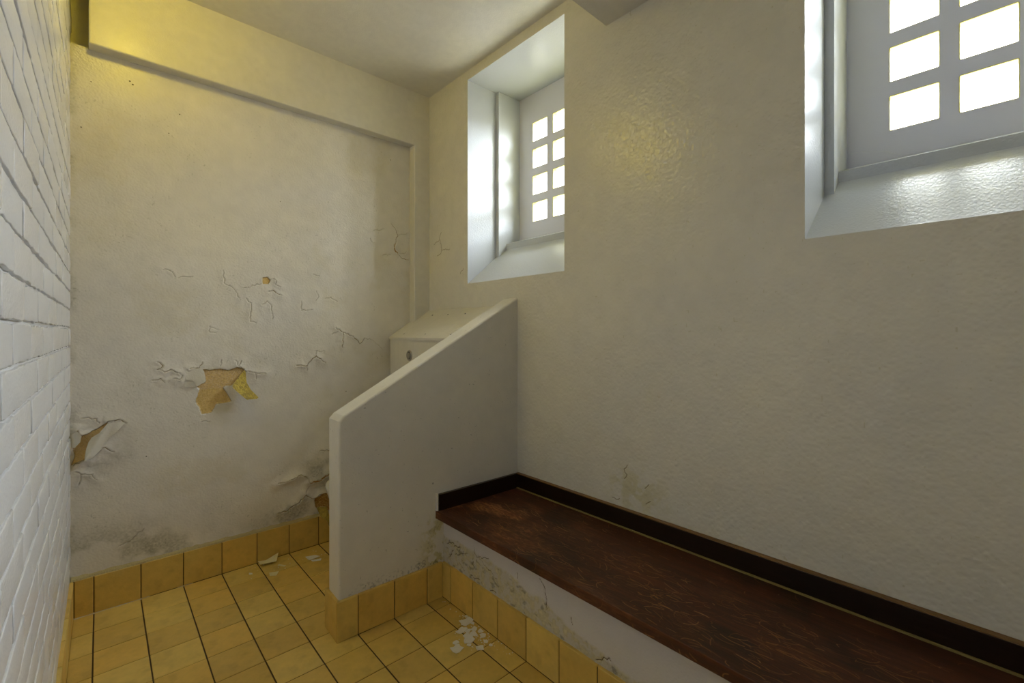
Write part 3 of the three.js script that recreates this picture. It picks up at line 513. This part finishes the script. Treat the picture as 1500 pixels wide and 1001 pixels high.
  const pmap = finish(new THREE.CanvasTexture(pc), true, TW, TH, -PZ0, 0);
  const pm = std({ map: pmap, roughness: 0.6, bumpMap: peelTex, bumpScale: 0.0008 });
  const P = [], U = [], I = [], zs = [], ys = []; for (let z = PZ0; z <= PZ1; z += 0.0027) zs.push(z); for (let y = 0; y <= 0.356; y += y < 0.145 ? 0.05 : 0.0027) ys.push(y); ys.push(0.358);
  ys.forEach(y => zs.forEach(z => { let h = 0.002 * (fbm(z * 5, y * 5, 760, 3) - 0.5), lift = 0, gr = 0; for (const k of PL) { const d = segDist(k.q, z, y); const e = Math.max(0, 1 - d / 0.035); lift = Math.max(lift, k.l * e * e); if (d < k.w * 0.8) gr = 0.004; } const s = spall(z, y); h += lift - gr + s * (0.0035 * (fbm(z * 45, y * 45, 770, 4) - 0.5) + 0.001); P.push(1.131 - h, y, z); U.push(z, y); }));
  for (let j = 0; j < ys.length - 1; j++) for (let i = 0; i < zs.length - 1; i++) { const a = j * zs.length + i, q = a + zs.length; I.push(a, a + 1, q + 1, a, q + 1, q); }
  const pgeo = new THREE.BufferGeometry(); pgeo.setAttribute('position', new THREE.Float32BufferAttribute(P, 3)); pgeo.setAttribute('uv', new THREE.Float32BufferAttribute(U, 2)); pgeo.setIndex(I); pgeo.computeVertexNormals();
  mesh('plinth_face', pgeo, pm, b);
  mesh('plinth', mergeGeometries([box(1.137, WX - 0.002, 0, SEAT - 0.035, -1.69, ZB), box(1.131, 1.139, 0, SEAT - 0.035, PZ1 - 0.003, ZB)]), M.paint, b);
  for (let j = 5; j < 25; j++) { const a = Math.max(-1.694, TZ0 + j * TPZ), e = TZ0 + (j + 1) * TPZ; if (e < -1.65) continue; skirtTile(b, a, e, (m, z) => { m.position.set(1.134, 0, z); m.rotation.y = -Math.PI / 2; }, 0.0145, 'plinth_tile'); }
  mesh('grout_backing', box(1.122, 1.135, 0, SKH - 0.006, -1.695, ZB), M.grout, b);
}

// ---------------------------------------------------------------- boxed cistern and toilet behind the partition
{
  const c = group('cistern_casing', { label: 'boxed-in cistern with sloping lid in the corner behind the partition', category: 'cistern' });
  const z0 = ZP + 0.006, z1 = -1.807, X0 = 1.324, XW = WX - 0.001;
  const XJ = 1.4625, zj = ZJ + 0.0015, at = (x) => 1.130 + (x - X0) / (XW - X0) * 0.166, lt = (x) => 1.1455 + (x - X0) / (XW - X0) * 0.1665;   // cut round the raised surround
  const part = (pts, a) => { const g = extrude(pts, z1 - a); g.translate(0, 0, a); return uvMetres(g); };
  mesh('casing', mergeGeometries([part([[X0, 0.005], [XJ, 0.005], [XJ, at(XJ)], [X0, at(X0)]], z0), part([[XJ, 0.005], [XW, 0.005], [XW, at(XW)], [XJ, at(XJ)]], zj)]), M.paint, c);
  mesh('lid', mergeGeometries([part([[X0 - 0.007, 1.126], [XJ, at(XJ)], [XJ, lt(XJ)], [X0 - 0.004, 1.1455], [X0 - 0.009, 1.140]], z0), part([[XJ, at(XJ)], [XW, at(XW)], [XW, lt(XW)], [XJ, lt(XJ)]], zj)]), M.paint, c);
  const n = new THREE.Vector3(-0.166, 0.247, 0).normalize(), q = new THREE.Quaternion().setFromUnitVectors(new THREE.Vector3(0, 1, 0), n);
  for (const [f, z] of [[0.08, -2.44], [0.08, -2.2], [0.08, -1.95], [0.78, -2.40], [0.78, -2.23], [0.78, -2.06]]) { const s = mesh('screw_head', new THREE.CylinderGeometry(0.004, 0.004, 0.003, 10), M.dark, c); s.quaternion.copy(q); s.position.set(X0 + f * (XW - X0), 1.1465 + f * (1.312 - 1.1465) + 0.0006, z); }
  const by = 1.037, bz = -2.34, lathe = (pts) => { const g = new THREE.LatheGeometry(pts.map(p => new THREE.Vector2(...p)), 28); g.rotateZ(Math.PI / 2); g.translate(X0, by, bz); return g; };
  const bt = mesh('flush_button', lathe([[0, 0.009], [0.015, 0.009], [0.017, 0.007], [0.017, 0]]), M.steel, c);
  mesh('escutcheon_ring', lathe([[0.0215, 0.0], [0.022, 0.006], [0.026, 0.007], [0.030, 0.004], [0.031, 0]]), M.steel, bt);
  mesh('button_recess', lathe([[0.0, 0.0012], [0.0215, 0.0012]]), M.dark, bt);
}
{
  const t = group('toilet', { label: 'white toilet bowl mostly hidden behind the partition', category: 'toilet' }, [1.322, 0, -2.27]);
  const rings = [[0, -0.20, 0.20, 0.11], [0.06, -0.20, 0.19, 0.10], [0.16, -0.22, 0.19, 0.105], [0.26, -0.235, 0.215, 0.14], [0.34, -0.245, 0.235, 0.17], [0.395, -0.25, 0.245, 0.182], [0.405, -0.25, 0.243, 0.18]], N = 36, P = [], I = [];
  const el = (y, cx, rx, rz) => { for (let k = 0; k < N; k++) { const a = k / N * 2 * Math.PI; P.push(Math.min(-0.001, cx + rx * Math.cos(a)), y, rz * Math.sin(a)); } };
  rings.forEach(r => el(...r)); [[0.405, -0.25, 0.19, 0.13], [0.34, -0.25, 0.17, 0.115], [0.22, -0.235, 0.10, 0.07], [0.2, -0.23, 0.002, 0.002]].forEach(r => el(...r));
  for (let j = 0; j < rings.length + 3; j++) for (let k = 0; k < N; k++) { const a = j * N + k, b = j * N + (k + 1) % N; I.push(a, a + N, b + N, a, b + N, b); }
  const g = new THREE.BufferGeometry(); g.setAttribute('position', new THREE.Float32BufferAttribute(P, 3)); g.setIndex(I); g.computeVertexNormals(); mesh('bowl', g, M.porcelain, t);
  const s = new THREE.Shape(); s.absellipse(-0.25, 0, 0.249, 0.188, 0, 6.2832); const h = new THREE.Path(); h.absellipse(-0.25, 0, 0.17, 0.115, 0, 6.2832); s.holes.push(h);
  const e = new THREE.ExtrudeGeometry(s, { depth: 0.014, bevelEnabled: true, bevelThickness: 0.005, bevelSize: 0.005, bevelOffset: -0.005, bevelSegments: 2, curveSegments: 36 }); e.rotateX(-Math.PI / 2); e.translate(-0.004, 0.411, 0); mesh('seat_ring', e, M.porcelain, t);
}

// ---------------------------------------------------------------- ceiling lamp above the view, between beam and back wall
{
  const t = group('ceiling_lamp', { label: 'round yellow bulkhead lamp on the ceiling near the brick wall', category: 'lamp' }, [0.085, CEIL, -1.93]);
  const base = new THREE.LatheGeometry([[0, 0], [0.125, 0], [0.125, -0.022], [0.118, -0.028], [0.1, -0.028], [0, -0.028]].map(p => new THREE.Vector2(...p)), 40); mesh('base', base, M.gloss, t);
  const dome = new THREE.LatheGeometry(Array.from({ length: 10 }, (_, k) => new THREE.Vector2(0.105 * Math.cos(k / 9 * Math.PI / 2), -0.028 - 0.05 * Math.sin(k / 9 * Math.PI / 2))), 40);
  mesh('diffuser', dome, std({ color: new THREE.Color(0xe8d48a), emissive: new THREE.Color().setRGB(1.0, 0.80, 0.12), emissiveIntensity: 3, roughness: 0.4 }), t);
  const l = new THREE.PointLight(new THREE.Color().setRGB(1.0, 0.76, 0.05), 0.33, 0, 2); l.position.set(0, -0.06, 0); l.castShadow = true; l.shadow.radius = 3; l.name = 'lamp_light'; t.add(l);
}

// ---------------------------------------------------------------- fallen paint
function flakeGeo(pts, curl, th = 0.0014) {
  const cx = pts.reduce((a, p) => a + p[0], 0) / pts.length, cy = pts.reduce((a, p) => a + p[1], 0) / pts.length, R = Math.max(...pts.map(p => Math.hypot(p[0] - cx, p[1] - cy)));
  const P = [], I = [], n = pts.length, z = (x, y) => curl * ((x * x + 0.4 * y * y) / (R * R));
  const lay = (d) => { P.push(0, d, 0); pts.forEach(p => P.push((p[0] - cx) * 0.55, d + z((p[0] - cx) * 0.55, 0), (p[1] - cy) * 0.55)); pts.forEach(p => P.push(p[0] - cx, d + z(p[0] - cx, p[1] - cy), p[1] - cy)); };
  lay(th); lay(0); const B = 1 + 2 * n;
  for (let k = 0; k < n; k++) { const m = (k + 1) % n; for (const [o, f] of [[0, 1], [B, 0]]) { const q = [[o, o + 1 + m, o + 1 + k], [o + 1 + k, o + 1 + m, o + 1 + n + m], [o + 1 + k, o + 1 + n + m, o + 1 + n + k]]; for (const [a, b, c] of q) f ? I.push(a, b, c) : I.push(a, c, b); } const a = 1 + n + k, b = 1 + n + m; I.push(a, b, B + b, a, B + b, B + a); }
  const g = new THREE.BufferGeometry(); g.setAttribute('position', new THREE.Float32BufferAttribute(P, 3)); g.setIndex(I); g.computeVertexNormals(); return [uvMetres(g), cx, cy];
}
const blob = (cx, cz, r, n = 9, sq = 1) => Array.from({ length: n }, (_, k) => { const a = k / n * 6.283, q = r * rr(0.6, 1.15); return [cx + Math.cos(a) * q, cz + Math.sin(a) * q * sq]; });
function flake(pts, curl, label, groupName, mat = M.flake) {
  const area = pts.reduce((s, p, i) => { const q = pts[(i + 1) % pts.length]; return s + p[0] * q[1] - q[0] * p[1]; }, 0); if (area < 0) pts.reverse();
  const [g, x, z] = flakeGeo(pts, curl); const m = mesh('paint_flake', g, mat); m.position.set(x, 0.0002, z); m.userData = { label, category: 'paint flake' }; if (groupName) m.userData.group = groupName; return m;
}
M.flakeYellow = std({ color: new THREE.Color(0xe8deb4), roughness: 0.7 });
flake([[0.588, -2.557], [0.625, -2.564], [0.685, -2.561], [0.658, -2.497], [0.586, -2.512]], 0.026, 'largest curled yellowish paint flake on the floor against the back skirting', null, M.flakeYellow);
flake([[0.786, -2.464], [0.833, -2.452], [0.846, -2.418], [0.79, -2.416]], 0.004, 'pale square paint flake on the floor just left of the partition edge');
flake([[0.797, -2.408], [0.843, -2.392], [0.835, -2.376], [0.80, -2.392]], 0.003, 'narrow pale paint sliver lying beside the square flake by the partition');
flake([[0.606, -2.421], [0.644, -2.402], [0.625, -2.373], [0.60, -2.39]], 0.003, 'small yellowish paint flake on the second tile row from the back wall', null, M.flakeYellow);
flake([[0.665, -2.481], [0.687, -2.441], [0.678, -2.436], [0.656, -2.47]], 0.002, 'thin sliver of paint beside the largest curled flake', null, M.flakeYellow);
flake([[0.533, -2.487], [0.545, -2.476], [0.543, -2.462], [0.53, -2.47]], 0.002, 'small pale paint flake farthest left on the floor near the back wall');
flake(blob(0.974, -1.376, 0.024, 11), 0.003, 'rounded white paint flake lying apart from the heap towards the cell', null);
flake(blob(1.037, -1.383, 0.028, 11), 0.004, 'large white paint flake at the middle of the heap by the bench plinth', null);
flake(blob(1.05, -1.448, 0.026, 11, 0.7), 0.004, 'ragged white paint flake at the left edge of the heap by the plinth', null);
flake(blob(1.041, -1.322, 0.017, 9), 0.003, 'white paint flake on the dark tile joint in front of the heap', null);
flake(blob(1.093, -1.478, 0.030, 11, 0.9), 0.005, 'white paint flake at the far end of the heap against the plinth', null);
flake(blob(0.99, -1.406, 0.013, 8), 0.002, 'little white paint flake just behind the rounded one', null);
for (const [x, z, r] of [[1.047, -1.41, 0.017], [1.09, -1.42, 0.016], [1.10, -1.395, 0.013], [1.09, -1.366, 0.015], [1.072, -1.40, 0.015], [1.079, -1.335, 0.011], [1.079, -1.307, 0.009], [1.107, -1.455, 0.012], [1.113, -1.505, 0.010], [1.065, -1.43, 0.012], [1.02, -1.36, 0.009]]) flake(blob(x, z, r, 7), 0.002, 'small white paint chip in the heap on the floor beside the bench plinth', 'paint chips heaped by the plinth');
{
  const g = new THREE.TetrahedronGeometry(0.0032, 0); g.scale(1.3, 0.5, 1);
  const n = 170, im = shade(new THREE.InstancedMesh(g, M.flake, n)), m = new THREE.Matrix4(), q = new THREE.Quaternion(), e = new THREE.Euler();
  for (let k = 0; k < n; k++) {
    let x, z; if (k < 110) { const a = rr(0, 6.28), r = Math.abs(rr(-1, 1) + rr(-1, 1)) * 0.5; x = Math.min(1.113, 1.065 + Math.cos(a) * r * 0.085); z = -1.40 + Math.sin(a) * r * 0.15; } else if (k < 145) { x = 1.117 - rr(0, 0.03); z = rr(-1.66, -1.2); } else { x = rr(0.5, 0.9); z = rr(-2.555, -2.38); }
    const s = rr(0.4, 1.3); m.compose(new THREE.Vector3(x, 0.0012 * s, z), q.setFromEuler(e.set(rr(-0.3, 0.3), rr(0, 6), rr(-0.3, 0.3))), new THREE.Vector3(s, s, s)); im.setMatrixAt(k, m);
  }
  im.name = 'paint_crumbs'; im.userData = { kind: 'stuff', label: 'crumbs of fallen paint and plaster strewn on the floor tiles', category: 'crumbs' }; scene.add(im);
}
// cobweb thread across the near window's lower corner
{
  const z0 = WIN[1].z0 + 0.03, pts = [[1.93, 1.795, z0], [1.94, 1.792, z0 + 0.05], [1.935, 1.776, z0 + 0.10], [1.90, 1.742, z0 + 0.15]].map(p => new THREE.Vector3(...p));
  const m = mesh('cobweb', new THREE.TubeGeometry(new THREE.CatmullRomCurve3(pts), 20, 0.0005, 4), std({ color: new THREE.Color(0xdedede), roughness: 0.6 }));
  m.userData = { label: 'single sagging cobweb thread in the lower corner of the near window', category: 'cobweb' };
}
renderer.render(scene, camera);
